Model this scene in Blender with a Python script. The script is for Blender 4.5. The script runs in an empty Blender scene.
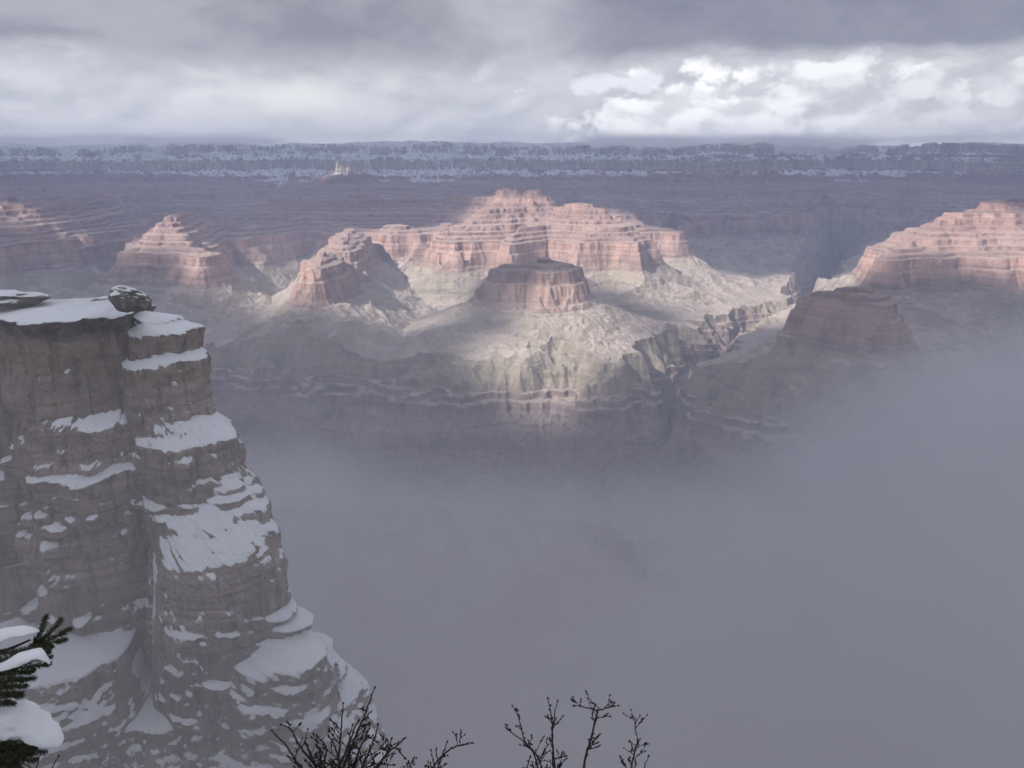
import bpy, math, random
import numpy as np

C = bpy.context.scene.collection
R = math.radians
S = bpy.context.scene

# ------------------------------------------------------------------ camera
F = 770.0                      # focal length in pixels of a 1024 wide frame
ALPHA = R(15.9)                # the camera looks down by this
cam = bpy.data.cameras.new('camera')
cam.sensor_width = 36.0
cam.lens = 36.0 * F / 1024.0
cam.clip_start = 0.1
cam.clip_end = 120000.0
co = bpy.data.objects.new('camera', cam)
C.objects.link(co)
co.rotation_euler = (R(90) - ALPHA, 0, 0)
S.camera = co

# ------------------------------------------------------------------ exposure and render
S.view_settings.view_transform = 'Standard'
S.view_settings.look = 'None'
S.view_settings.exposure = 0.68
S.view_settings.gamma = 1.0
S.view_settings.use_curve_mapping = False
S.render.engine = 'CYCLES'
cy = S.cycles
cy.use_denoising = True
try:
    cy.denoiser = 'OPENIMAGEDENOISE'
except Exception:
    pass
cy.max_bounces = 5
cy.diffuse_bounces = 2
cy.glossy_bounces = 1
cy.transmission_bounces = 2
cy.volume_bounces = 3
cy.transparent_max_bounces = 8
cy.volume_step_rate = 1.0
cy.volume_max_steps = 64

# ------------------------------------------------------------------ sun
SUN_EL, SUN_AZ = R(36), R(228)          # azimuth clockwise from +Y: behind the camera, to the left
sdir = np.array([math.sin(SUN_AZ) * math.cos(SUN_EL), math.cos(SUN_AZ) * math.cos(SUN_EL), math.sin(SUN_EL)])
sl = bpy.data.lights.new('sun', 'SUN')
sl.energy = 5.0
sl.angle = R(1.6)
sl.color = (1.0, 0.95, 0.87)
so = bpy.data.objects.new('sun', sl)
C.objects.link(so)
so.rotation_euler = (R(90) - SUN_EL, 0, -SUN_AZ + math.pi)


# ------------------------------------------------------------------ node helper
class NT:
    def __init__(self, tree):
        self.t = tree
        tree.nodes.clear()

    def n(self, typ, **kw):
        nd = self.t.nodes.new(typ)
        for k, v in kw.items():
            setattr(nd, k, v)
        return nd

    def put(self, sock, v):
        if v is None:
            return
        if isinstance(v, bpy.types.NodeSocket):
            self.t.links.new(v, sock)
        else:
            if isinstance(v, (tuple, list)) and len(v) == 3 and sock.type == 'RGBA':
                v = (*v, 1.0)
            sock.default_value = v

    def m(self, op, a, b=None, c=None, clamp=False):
        nd = self.n('ShaderNodeMath', operation=op)
        nd.use_clamp = clamp
        for i, v in enumerate((a, b, c)):
            self.put(nd.inputs[i], v)
        return nd.outputs[0]

    def ss(self, x, lo, hi, a=0.0, b=1.0):
        nd = self.n('ShaderNodeMapRange', interpolation_type='SMOOTHSTEP')
        for i, v in enumerate((x, lo, hi, a, b)):
            self.put(nd.inputs[i], v)
        return nd.outputs[0]

    def mix(self, f, a, b, bt='MIX'):
        nd = self.n('ShaderNodeMix', data_type='RGBA', blend_type=bt)
        self.put(nd.inputs[0], f)
        self.put(nd.inputs[6], a)
        self.put(nd.inputs[7], b)
        return nd.outputs[2]

    def noise(self, vec, scale, detail=4.0, rough=0.55, dist=0.0, sc=None):
        if sc is not None:
            vm = self.n('ShaderNodeVectorMath', operation='MULTIPLY')
            self.put(vm.inputs[0], vec)
            vm.inputs[1].default_value = sc
            vec = vm.outputs[0]
        nd = self.n('ShaderNodeTexNoise')
        self.put(nd.inputs['Vector'], vec)
        nd.inputs['Scale'].default_value = scale
        nd.inputs['Detail'].default_value = detail
        nd.inputs['Roughness'].default_value = rough
        nd.inputs['Distortion'].default_value = dist
        return nd.outputs[0]

    def ramp(self, fac, stops, interp='LINEAR'):
        nd = self.n('ShaderNodeValToRGB')
        cr = nd.color_ramp
        cr.interpolation = interp
        while len(cr.elements) < len(stops):
            cr.elements.new(0.5)
        for e, (p, c) in zip(cr.elements, sorted(stops)):
            e.position = p
            e.color = (*c, 1.0)
        self.put(nd.inputs[0], fac)
        return nd.outputs[0]

    def sep(self, v):
        nd = self.n('ShaderNodeSeparateXYZ')
        self.put(nd.inputs[0], v)
        return nd.outputs

    def comb(self, x, y, z):
        nd = self.n('ShaderNodeCombineXYZ')
        for i, v in enumerate((x, y, z)):
            self.put(nd.inputs[i], v)
        return nd.outputs[0]


# ------------------------------------------------------------------ sky
w = bpy.data.worlds.new('World')
S.world = w
w.use_nodes = True
g = NT(w.node_tree)
sky = g.n('ShaderNodeTexSky', sky_type='NISHITA')
sky.sun_disc = False
sky.sun_elevation = SUN_EL
sky.sun_rotation = SUN_AZ
tc = g.n('ShaderNodeTexCoord').outputs['Generated']
dx, dy, dz = g.sep(tc)
DEG = 57.29578
U = g.m('MULTIPLY', g.m('ARCTAN2', dx, dy), DEG)             # azimuth, degrees right of north
V = g.m('MULTIPLY', g.m('ARCSINE', dz), DEG)                 # elevation, degrees
uv = g.comb(g.m('MULTIPLY', U, 1.0), g.m('MULTIPLY', V, 2.0), 0.0)
nA = g.noise(uv, 0.085, 6, 0.55, 0.25)                       # broad cloud masses
nB = g.noise(uv, 0.28, 8, 0.6, 0.35)                         # ragged detail
nC = g.noise(g.comb(U, g.m('MULTIPLY', V, 1.5), 3.0), 0.30, 6, 0.5, 0.15)   # billows


def blob(u0, v0, ru, rv, warp=None, amp=0.0):
    a = g.m('DIVIDE', g.m('SUBTRACT', U, u0), ru)
    b = g.m('DIVIDE', g.m('SUBTRACT', V, v0), rv)
    d = g.m('ADD', g.m('MULTIPLY', a, a), g.m('MULTIPLY', b, b))
    d = g.m('SQRT', d)
    if warp is not None:
        d = g.m('ADD', d, g.m('MULTIPLY', g.m('SUBTRACT', warp, 0.5), amp))
    return d


GREY = (0.56, 0.565, 0.60)
col = g.mix(g.ss(nA, 0.32, 0.68), (0.55, 0.555, 0.59), (0.73, 0.725, 0.74))
nG = g.noise(g.comb(U, g.m('MULTIPLY', V, 1.9), 12.0), 0.20, 7, 0.56, 0.3)
nG2 = g.noise(g.comb(g.m('ADD', U, 0.6), g.m('MULTIPLY', g.m('ADD', V, -0.6), 1.9), 12.0), 0.20, 7, 0.56, 0.3)
relG = g.m('SUBTRACT', nG2, nG)
col = g.mix(g.m('MULTIPLY', g.ss(nG, 0.50, 0.66), 0.5), col, (0.84, 0.835, 0.84))
col = g.mix(g.ss(relG, 0.0, 0.16, 0.0, 0.4), col, (0.90, 0.89, 0.89))
col = g.mix(g.ss(relG, 0.0, -0.16, 0.0, 0.4), col, (0.40, 0.405, 0.445))
# soft bright glow left of centre
col = g.mix(g.m('MULTIPLY', g.ss(blob(-14.8, 4.4, 4.2, 2.0, nB, 0.9), 1.0, 0.25), 0.8), col, (0.88, 0.87, 0.84))
# cumulus bank on the right above the far rim
nD0 = g.noise(g.comb(U, g.m('MULTIPLY', V, 1.5), 8.0), 0.36, 7, 0.56, 0.25)
cu = g.ss(blob(20.5, 1.4, 16.0, 4.8, nD0, 2.6), 1.08, 0.86)
cu2 = g.ss(blob(13.0, 1.6, 8.6, 4.2, nD0, 1.9), 1.06, 0.80)
nD = g.noise(g.comb(U, g.m('MULTIPLY', V, 1.5), 8.0), 0.36, 6, 0.52, 0.25)
nD2 = g.noise(g.comb(g.m('ADD', U, 0.55), g.m('MULTIPLY', g.m('ADD', V, -0.75), 1.5), 8.0), 0.36, 6, 0.52, 0.25)
rel = g.m('MULTIPLY', g.m('SUBTRACT', nD2, nD), 1.3)           # light from the upper left across the billows
nD = g.m('ADD', g.m('MULTIPLY', nD, 0.45), g.m('ADD', rel, 0.26))
cuc = g.mix(g.ss(g.m('ADD', g.m('MULTIPLY', nC, 0.35), g.m('MULTIPLY', nD, 0.65)), 0.36, 0.60), (0.60, 0.60, 0.63), (0.92, 0.91, 0.91))
cuc = g.mix(g.ss(V, 3.2, 0.6), cuc, g.mix(0.55, cuc, (0.60, 0.60, 0.63)))
col = g.mix(g.m('MULTIPLY', cu, 0.85), col, cuc)
cub = g.mix(g.ss(nD, 0.30, 0.60), (0.80, 0.79, 0.80), (1.15, 1.14, 1.13))
col = g.mix(g.m('MULTIPLY', cu2, g.ss(U, 14.0, 22.0, 0.95, 0.55)), col, cub)
# white break between cumulus and deck
col = g.mix(g.ss(blob(22.5, 5.9, 3.4, 1.1, nC, 4.2), 1.0, 0.5), col, (1.0, 1.0, 1.0))
col = g.mix(g.m('MULTIPLY', g.ss(blob(7.5, 5.5, 3.4, 0.8, nC, 4.5), 1.0, 0.5), 0.8), col, (0.92, 0.93, 0.97))
# dark deck overhead, its lower edge ragged
vw = g.m('ADD', V, g.m('MULTIPLY', g.m('SUBTRACT', nA, 0.5), 5.0))
vw = g.m('ADD', vw, g.m('MULTIPLY', g.m('SUBTRACT', nB, 0.5), 1.6))
dr = g.m('MULTIPLY', g.ss(vw, 5.8, 7.6), g.ss(U, -4.0, 9.0))
dl = g.m('MULTIPLY', g.ss(vw, 4.8, 7.8), g.ss(U, 6.0, -6.0))
dark = g.mix(g.ss(nB, 0.3, 0.7), (0.165, 0.165, 0.215), (0.235, 0.235, 0.29))
dark = g.mix(g.ss(V, 8.0, 13.0), g.mix(0.35, dark, (0.38, 0.38, 0.43)), dark)
col = g.mix(dr, col, dark)
col = g.mix(g.m('MULTIPLY', dl, 0.85), col, g.mix(g.ss(nA, 0.35, 0.6), (0.205, 0.205, 0.245), (0.37, 0.37, 0.41)))
# mist lying along the rim
vm = g.m('ADD', V, g.m('MULTIPLY', g.m('SUBTRACT', nB, 0.5), 2.0))
col = g.mix(g.m('MULTIPLY', g.ss(vm, 3.0, 0.9, 0.0, 0.9), g.ss(U, 6.0, 3.5, 0.35, 1.0)), col, g.mix(g.ss(U, -2.0, 12.0), (0.56, 0.57, 0.61), (0.64, 0.64, 0.67)))
# higher sky: even cloud
high = g.mix(g.ss(nA, 0.3, 0.7), (0.42, 0.42, 0.46), (0.66, 0.65, 0.69))
col = g.mix(g.ss(V, 2.2, 0.9, 0.0, 0.75), col, g.mix(1.0, col, (1.75, 1.70, 1.66), 'MULTIPLY'))
col = g.mix(g.ss(V, 14.0, 24.0), col, high)
col = g.mix(g.ss(g.m('ABSOLUTE', U), 48.0, 75.0, 0.0, 0.8), col, (0.80, 0.79, 0.80))
col = g.mix(g.ss(V, -0.5, -6.0), col, (0.20, 0.19, 0.20))
b1 = g.n('ShaderNodeBackground')
g.put(b1.inputs[0], sky.outputs[0])
b1.inputs[1].default_value = 0.1
b2 = g.n('ShaderNodeBackground')
g.put(b2.inputs[0], col)
b2.inputs[1].default_value = 0.72
ms = g.n('ShaderNodeMixShader')
ms.inputs[0].default_value = 0.96
g.t.links.new(b1.outputs[0], ms.inputs[1])
g.t.links.new(b2.outputs[0], ms.inputs[2])
wo = g.n('ShaderNodeOutputWorld')
g.t.links.new(ms.outputs[0], wo.inputs[0])


# ------------------------------------------------------------------ numpy noise
def _hash(*k):
    h = np.zeros_like(k[0], dtype=np.uint32)
    for i, a in enumerate(k):
        h = h ^ (a.astype(np.int64).astype(np.uint32) * np.uint32((374761393, 668265263, 2246822519, 3266489917)[i]))
        h = (h ^ (h >> np.uint32(13))) * np.uint32(1274126177)
    return h ^ (h >> np.uint32(16))


def rnd(*k):
    return _hash(*k).astype(np.float32) / np.float32(4294967295.0)


def noise2(x, y, seed=0):
    xi = np.floor(x).astype(np.int32)
    yi = np.floor(y).astype(np.int32)
    fx = (x - xi).astype(np.float32)
    fy = (y - yi).astype(np.float32)
    sd = np.full_like(xi, seed)
    ux = fx * fx * fx * (fx * (fx * 6 - 15) + 10)
    uy = fy * fy * fy * (fy * (fy * 6 - 15) + 10)

    def gr(ix, iy, ax, ay):
        a = rnd(ix, iy, sd) * np.float32(6.2831853)
        return np.cos(a) * ax + np.sin(a) * ay
    a = gr(xi, yi, fx, fy)
    b = gr(xi + 1, yi, fx - 1, fy)
    c = gr(xi, yi + 1, fx, fy - 1)
    d = gr(xi + 1, yi + 1, fx - 1, fy - 1)
    return ((a + (b - a) * ux) * (1 - uy) + (c + (d - c) * ux) * uy) * 1.5


def fbm2(x, y, octv=4, seed=0, gain=0.5):
    s, a, t = 0, 1.0, 0
    for i in range(octv):
        s = s + a * noise2(x * 2 ** i + 17.3 * i, y * 2 ** i - 9.1 * i, seed + i)
        t += a
        a *= gain
    return s / t


def ridge2(x, y, octv=3, seed=0, gain=0.5):
    s, a, t = 0, 1.0, 0
    for i in range(octv):
        s = s + a * (1 - 2.2 * np.abs(noise2(x * 2 ** i + 5.3 * i, y * 2 ** i + 3.7 * i, seed + i)))
        t += a
        a *= gain
    return s / t


def noise3(x, y, z, seed=0):
    # value noise
    xi, yi, zi = (np.floor(v).astype(np.int32) for v in (x, y, z))
    f = [(v - vi).astype(np.float32) for v, vi in ((x, xi), (y, yi), (z, zi))]
    u = [v * v * (3 - 2 * v) for v in f]
    sd = zi * 0 + seed
    out = 0
    for i in (0, 1):
        for j in (0, 1):
            for k in (0, 1):
                wgt = (u[0] if i else 1 - u[0]) * (u[1] if j else 1 - u[1]) * (u[2] if k else 1 - u[2])
                out = out + wgt * rnd(xi + i, yi + j, zi + k, sd)
    return out * 2 - 1


def fbm3(x, y, z, octv=4, seed=0, gain=0.5):
    s, a, t = 0, 1.0, 0
    for i in range(octv):
        s = s + a * noise3(x * 2 ** i + 3.1 * i, y * 2 ** i + 7.7 * i, z * 2 ** i + 1.9 * i, seed + i)
        t += a
        a *= gain
    return s / t


def sstep(a, b, x):
    t = np.clip((x - a) / (b - a), 0, 1)
    return t * t * (3 - 2 * t)


# ------------------------------------------------------------------ object helpers
def link_mesh(name, verts, faces, mat, parent=None, smooth=False):
    me = bpy.data.meshes.new(name)
    verts = np.asarray(verts, dtype=np.float32)
    if isinstance(faces, np.ndarray):
        k = faces.shape[1]
        me.vertices.add(len(verts))
        me.vertices.foreach_set('co', verts.ravel())
        me.loops.add(faces.size)
        me.loops.foreach_set('vertex_index', faces.astype(np.int32).ravel())
        me.polygons.add(len(faces))
        me.polygons.foreach_set('loop_start', np.arange(0, faces.size, k, dtype=np.int32))
        me.polygons.foreach_set('use_smooth', np.full(len(faces), smooth))
        me.update(calc_edges=True)
    else:
        me.from_pydata([tuple(v) for v in verts.tolist()], [], faces)
        me.polygons.foreach_set('use_smooth', [smooth] * len(me.polygons))
        me.update()
    if mat is not None:
        me.materials.append(mat)
    o = bpy.data.objects.new(name, me)
    C.objects.link(o)
    if parent is not None:
        o.parent = parent
    return o


def empty(name, loc=(0, 0, 0)):
    o = bpy.data.objects.new(name, None)
    o.location = loc
    C.objects.link(o)
    return o


def tag(o, label=None, cat=None, group=None, kind=None):
    if label:
        o['label'] = label
    if cat:
        o['category'] = cat
    if group:
        o['group'] = group
    if kind:
        o['kind'] = kind
    return o


def sub_mesh(name, V3, faces, mat, smooth=False):
    used = np.unique(faces)
    rem = np.zeros(len(V3), dtype=np.int32)
    rem[used] = np.arange(len(used))
    return link_mesh(name, V3[used], rem[faces], mat, smooth=smooth)


def pix(px, py, Y=None, z=None):
    """world point seen at a pixel, at forward distance Y or height z"""
    u, v = px - 512.0, py - 384.0
    d = np.array([u, F * math.cos(ALPHA) - v * math.sin(ALPHA), -(F * math.sin(ALPHA) + v * math.cos(ALPHA))])
    d /= d[1]
    if Y is None:
        Y = z / d[2]
    return d * Y


def px_x(px, Y, Z):
    """world X of a point seen in column px at forward distance Y and height Z"""
    return (px - 512.0) / F * (Y * math.cos(ALPHA) - Z * math.sin(ALPHA))


# ------------------------------------------------------------------ materials
def new_mat(name):
    m = bpy.data.materials.new(name)
    m.use_nodes = True
    return m, NT(m.node_tree)


def finish(gg, colr, rough=0.9, bump=None, bump_d=1.0, bump_s=1.0, spec=0.2):
    p = gg.n('ShaderNodeBsdfPrincipled')
    gg.put(p.inputs['Base Color'], colr)
    gg.put(p.inputs['Roughness'], rough)
    p.inputs['Specular IOR Level'].default_value = spec
    if bump is not None:
        b = gg.n('ShaderNodeBump')
        b.inputs['Strength'].default_value = bump_s
        b.inputs['Distance'].default_value = bump_d
        gg.put(b.inputs['Height'], bump)
        gg.t.links.new(b.outputs[0], p.inputs['Normal'])
    o = gg.n('ShaderNodeOutputMaterial')
    gg.t.links.new(p.outputs[0], o.inputs[0])
    return p


TILT = 0.022


def strata_material():
    m, q = new_mat('canyon_rock')
    geo = q.n('ShaderNodeNewGeometry')
    P = geo.outputs['Position']
    x, y, z = q.sep(P)
    nz = q.sep(geo.outputs['True Normal'])[2]
    n_big = q.noise(P, 0.0016, 4, 0.5)
    n_mid = q.noise(P, 0.012, 5, 0.6)
    n_fine = q.noise(P, 0.06, 4, 0.65)
    s = q.m('SUBTRACT', z, q.m('MULTIPLY', y, TILT))
    s = q.m('ADD', s, q.m('MULTIPLY', q.m('SUBTRACT', n_big, 0.5), 50))
    s = q.m('ADD', s, q.m('MULTIPLY', q.m('SUBTRACT', n_mid, 0.5), 16))
    f = q.m('DIVIDE', q.m('ADD', s, 1500), 1500)

    def sp(h):
        return (h + 1500) / 1500
    rock = q.ramp(f, [
        (0.0, (0.26, 0.20, 0.185)), (sp(-1130), (0.29, 0.225, 0.205)), (sp(-1100), (0.30, 0.23, 0.205)),
        (sp(-1062), (0.28, 0.21, 0.18)), (sp(-1045), (0.32, 0.27, 0.21)), (sp(-900), (0.33, 0.29, 0.23)),
        (sp(-800), (0.36, 0.31, 0.25)), (sp(-775), (0.33, 0.24, 0.205)), (sp(-690), (0.44, 0.295, 0.25)),
        (sp(-610), (0.42, 0.275, 0.23)), (sp(-595), (0.27, 0.175, 0.15)), (sp(-520), (0.37, 0.255, 0.22)),
        (sp(-450), (0.30, 0.19, 0.165)), (sp(-400), (0.40, 0.26, 0.215)), (sp(-340), (0.28, 0.175, 0.15)),
        (sp(-262), (0.29, 0.13, 0.10)), (sp(-250), (0.42, 0.36, 0.29)), (sp(-165), (0.40, 0.34, 0.27)),
        (sp(-150), (0.28, 0.24, 0.20)), (sp(-95), (0.27, 0.24, 0.20)), (sp(-80), (0.40, 0.36, 0.31)), (1.0, (0.38, 0.35, 0.30))])
    # thin beds
    bed = q.noise(q.comb(q.m('MULTIPLY', x, 0.0015), q.m('MULTIPLY', y, 0.0015), q.m('MULTIPLY', s, 0.07)), 1.0, 5, 0.7)
    rock = q.mix(1.0, rock, q.ramp(bed, [(0.30, (0.62, 0.60, 0.60)), (0.5, (1, 1, 1)), (0.68, (1.22, 1.2, 1.18))]), 'MULTIPLY')
    # vertical staining on the cliffs
    st = q.noise(P, 1.0, 4, 0.6, 0, (0.02, 0.02, 0.0025))
    steep = q.ss(nz, 0.62, 0.35)
    rock = q.mix(steep, rock, q.mix(1.0, rock, q.ramp(st, [(0.32, (0.62, 0.58, 0.57)), (0.52, (1, 1, 1)), (0.7, (1.18, 1.15, 1.12))]), 'MULTIPLY'))
    # talus and soil on the gentle slopes
    talus = q.mix(q.ss(n_mid, 0.35, 0.65), (0.40, 0.325, 0.285), (0.54, 0.455, 0.405))
    talus = q.mix(q.ss(s, -560, -300), talus, (0.25, 0.16, 0.125))
    talus = q.mix(q.m('MULTIPLY', q.ss(n_fine, 0.52, 0.62), 0.38), talus, (0.18, 0.155, 0.125))
    low = q.ss(s, -1130, -1060)
    gentle = q.m('MULTIPLY', q.ss(nz, 0.72, 0.90), q.m('ADD', 0.25, q.m('MULTIPLY', low, 0.65)))
    gentle = q.m('MULTIPLY', gentle, q.ss(s, -640, -580, 1.0, 0.45))
    c = q.mix(gentle, rock, talus)
    # snow: only high up, on ledges and gentle slopes
    zz = q.m('ADD', z, q.m('MULTIPLY', q.m('SUBTRACT', n_mid, 0.5), 170))
    zz = q.m('ADD', zz, q.m('MULTIPLY', q.m('SUBTRACT', n_big, 0.5), 140))
    zz = q.m('ADD', zz, q.ss(y, 8600, 9800, -60, 210))
    amt = q.ss(zz, -230, -20)
    n_s = q.noise(P, 0.018, 6, 0.72)
    thr0 = q.m('MULTIPLY', q.m('SUBTRACT', q.noise(P, 0.006, 5, 0.7), 0.5), 0.7)
    lay = q.noise(q.comb(q.m('MULTIPLY', x, 0.003), q.m('MULTIPLY', y, 0.003), q.m('MULTIPLY', s, 0.035)), 1.0, 4, 0.7)
    thr = q.m('ADD', nz, q.m('ADD', q.m('MULTIPLY', q.m('SUBTRACT', n_s, 0.5), 0.8), q.m('MULTIPLY', q.m('SUBTRACT', lay, 0.5), 0.7)))
    nx = q.sep(geo.outputs['True Normal'])[0]
    thr = q.m('ADD', thr, q.m('ADD', thr0, q.ss(y, 8700, 9800, 0.0, 0.24)))
    thr = q.m('ADD', thr, q.m('MULTIPLY', nx, 0.32))
    sn = q.m('MULTIPLY', q.ss(thr, 0.70, 0.84), q.ss(amt, 0.15, 0.6))
    c = q.mix(sn, c, (0.80, 0.81, 0.84))
    tr_ = q.m('MULTIPLY', q.ss(q.noise(P, 0.035, 5, 0.75), 0.48, 0.56), q.m('MULTIPLY', q.ss(nz, 0.6, 0.8), q.ss(s, -480, -330)))
    c = q.mix(q.m('MULTIPLY', tr_, 0.75), c, (0.06, 0.065, 0.06))
    h = q.m('ADD', q.m('MULTIPLY', q.noise(P, 0.03, 6, 0.65), 1.0), q.m('MULTIPLY', st, 0.8))
    h = q.m('ADD', h, q.m('MULTIPLY', bed, 0.5))
    finish(q, c, 0.95, h, 14.0, 0.9, 0.1)
    return m


M_CANYON = strata_material()

# ------------------------------------------------------------------ the canyon as one height field
# profile of the canyon: horizontal distance eroded back from a rim -> height in the rock column
PROFILE = [(-400, 14), (-6, 0), (14, -88), (60, -112), (118, -160), (136, -262), (190, -290), (262, -332), (276, -368), (330, -386), (336, -408), (368, -420),
           (376, -446), (404, -456), (418, -478), (450, -488), (456, -506), (500, -516), (512, -546), (540, -554), (546, -572), (590, -584), (602, -598), (636, -606),
           (648, -662), (664, -668), (694, -752), (702, -758), (716, -778), (730, -786), (860, -868), (1000, -938), (1150, -985), (1400, -1020), (1900, -1045), (9000, -1080)]
PE = np.array([p[0] for p in PROFILE], float)
PZ = np.array([p[1] for p in PROFILE], float)


def prof(E):
    return np.interp(E, PE, PZ)


def inv_prof(z):
    return float(np.interp(-z, -PZ, PE))


def seg_dist(x, y, pts):
    """distance to a polyline, and the value of its third coordinate at the nearest point"""
    best = np.full(x.shape, 1e9, np.float32)
    val = np.zeros(x.shape, np.float32)
    if len(pts) == 1:
        pts = pts + [(pts[0][0] + 1, pts[0][1], pts[0][2], pts[0][3])]
    for a, b in zip(pts[:-1], pts[1:]):
        dx_, dy_ = b[0] - a[0], b[1] - a[1]
        t = np.clip(((x - a[0]) * dx_ + (y - a[1]) * dy_) / (dx_ * dx_ + dy_ * dy_), 0, 1)
        d = np.hypot(x - a[0] - t * dx_, y - a[1] - t * dy_)
        wv = a[3] + t * (b[3] - a[3])
        e0 = a[2] + t * (b[2] - a[2])
        E = e0 + np.maximum(d - wv, 0)
        m_ = E < best
        best[m_] = E[m_]
    return best


def P_(px, Y, s, wdt):
    """skeleton point: column px, distance Y, height s in the rock column, half width"""
    return (px_x(px, Y, s + TILT * Y), Y, inv_prof(s), wdt)


# each butte or mesa: name, label, polylines, slope stretch, warp
FEAT = [
    ('flat_topped_butte', 'dark shadowed flat topped butte in the middle with pale talus skirts', 'butte',
     [[P_(502, 3990, -606, 0), P_(518, 4000, -598, 0), P_(530, 4030, -590, 0), P_(543, 4020, -545, 0)]], 0.72, 24),
    ('red_butte', 'small sunlit red tower butte with cliff spur, left of the dark flat butte', 'butte',
     [[P_(314, 4000, -590, 0), P_(322, 4250, -570, 6), P_(330, 4500, -598, 0)], [P_(338, 4750, -560, 30), P_(352, 5100, -575, 10), P_(350, 5500, -575, 30)]], 0.9, 40),
    ('red_butte', 'pink cliffed butte with stepped pyramid cap above the snowy foreground crag', 'butte',
     [[P_(142, 4720, -575, 60), P_(168, 4860, -470, 30), P_(200, 4560, -578, 14)], [P_(168, 4860, -440, 20), P_(185, 5500, -440, 60)]], 1.0, 45),
    ('red_mesa', 'large sunlit red mesa with long stepped crest behind the dark flat butte', 'mesa',
     [[P_(486, 5500, -445, 30), P_(520, 5650, -420, 20), P_(560, 5600, -400, 25), P_(598, 5400, -390, 20)],
      [P_(474, 5400, -500, 10), P_(452, 5300, -575, 20)], [P_(598, 5400, -500, 10), P_(622, 5250, -575, 10)], [P_(540, 5350, -540, 10), P_(520, 5150, -575, 10)],
      [P_(500, 6250, -345, 30), P_(536, 6200, -350, 30)], [P_(520, 6200, -400, 30), P_(430, 6500, -440, 60)], [P_(520, 6200, -450, 30), P_(530, 5700, -430, 20)]], 0.95, 75),
    ('red_mesa', 'small red cliff headland jutting out right of the large sunlit mesa', 'mesa',
     [[P_(640, 5900, -560, 90), P_(668, 5850, -575, 20)], [P_(640, 5900, -560, 90), P_(600, 6500, -450, 90)]], 1.0, 45),
    ('red_mesa', 'broad red mesa at the right edge with sunlit crest and cliffs', 'mesa',
     [[P_(918, 4500, -560, 60), P_(950, 4700, -440, 70), P_(990, 4850, -330, 60), P_(1080, 4900, -310, 80), P_(1200, 4700, -330, 80)],
      [P_(1080, 4900, -330, 80), P_(1080, 4200, -560, 100)], [P_(898, 4330, -575, 10), P_(950, 4700, -500, 60)]], 1.0, 60),
    ('hazy_butte', 'round shouldered butte half lost in the fog, below the mesa at right', 'butte',
     [[P_(836, 3150, -572, 40), P_(864, 3150, -570, 45)]], 1.0, 25),
    ('snowy_temple', 'pyramid shaped peak with snow on its crown, far left of the centre', 'butte',
     [[P_(338, 8500, -170, 15), P_(345, 8500, -165, 15)], [P_(342, 8500, -262, 110), P_(350, 8500, -262, 110)], [P_(340, 8500, -345, 260), P_(354, 8500, -345, 260)], [P_(352, 8500, -330, 180), P_(430, 8600, -440, 150)],
      [P_(340, 8500, -330, 180), P_(290, 8300, -440, 150)]], 0.8, 60),
    ('snowy_temple', 'smaller snow dusted pointed peak standing before the far wall near the centre', 'butte',
     [[P_(480, 9100, -190, 60)], [P_(480, 9100, -300, 190)], [P_(480, 9100, -340, 200), P_(520, 8900, -440, 160)]], 0.8, 60),
    ('red_mesa', 'long purple mesa in cloud shadow across the far left middle distance', 'mesa',
     [[P_(-120, 5400, -350, 150), P_(0, 5500, -350, 100), P_(40, 5700, -390, 90)], [P_(0, 5500, -400, 100), P_(10, 5150, -590, 100)],
      [P_(40, 5700, -420, 90), P_(90, 5900, -590, 120)], [P_(40, 5700, -400, 90), P_(110, 7300, -390, 120)], [P_(110, 7300, -390, 120), P_(250, 7600, -400, 120)]], 0.9, 90),
    ('red_mesa', 'shaded terrace mesa joining the snowy crowned peak to the sunlit mesa', 'mesa',
     [[P_(262, 5650, -560, 60), P_(300, 6000, -545, 60), P_(350, 5800, -555, 40), P_(410, 5750, -560, 60), P_(440, 5900, -560, 60)],
      [P_(285, 6600, -430, 90), P_(360, 6500, -415, 60), P_(440, 6600, -420, 90), P_(520, 7300, -430, 150)], [P_(240, 5400, -572, 30), P_(262, 5650, -560, 40)]], 1.0, 70),
    ('far_ridge', 'dark blue ridge with snowy ledges standing before the far wall at the left', 'ridge',
     [[P_(60, 8700, -270, 60), P_(150, 8900, -250, 120), P_(215, 9200, -300, 60)], [P_(60, 8700, -270, 60), P_(20, 8300, -430, 60)]], 0.6, 90),
    ('far_ridge', 'dark snow flecked ridge below the far wall, left of the canyon notch at right', 'ridge',
     [[P_(640, 8900, -300, 90), P_(745, 8700, -270, 120)], [P_(745, 8700, -280, 60), P_(785, 8300, -450, 60)]], 0.6, 90),
    ('far_ridge', 'snow streaked slope descending leftwards to the canyon notch at the right', 'ridge',
     [[P_(1060, 8300, -180, 90), P_(960, 8700, -240, 60), P_(905, 9000, -330, 40), P_(865, 9200, -520, 40)], [P_(960, 8700, -260, 60), P_(945, 8100, -480, 60)]], 0.6, 80),
    ('red_mesa', 'blue shaded headland below the far wall, right of the centre', 'mesa',
     [[P_(700, 8200, -470, 120), P_(770, 7900, -540, 110), P_(800, 7700, -575, 50)], [P_(700, 8200, -470, 120), P_(640, 9000, -300, 150)]], 0.7, 100),
]
NORTH = [(-500, 9600), (-300, 11200), (-160, 9400), (-60, 11000), (30, 10800), (70, 9500), (125, 11100), (200, 9700), (250, 11400), (330, 11600), (372, 10100), (420, 11500),
         (500, 11300), (540, 9900), (600, 11300), (660, 10000), (706, 9300), (750, 9700),
         (790, 10800), (812, 12200), (832, 12300), (862, 11200), (890, 10000), (930, 10900), (965, 9400), (1010, 10300), (1050, 9000), (1200, 9800), (1500, 9000)]
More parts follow.
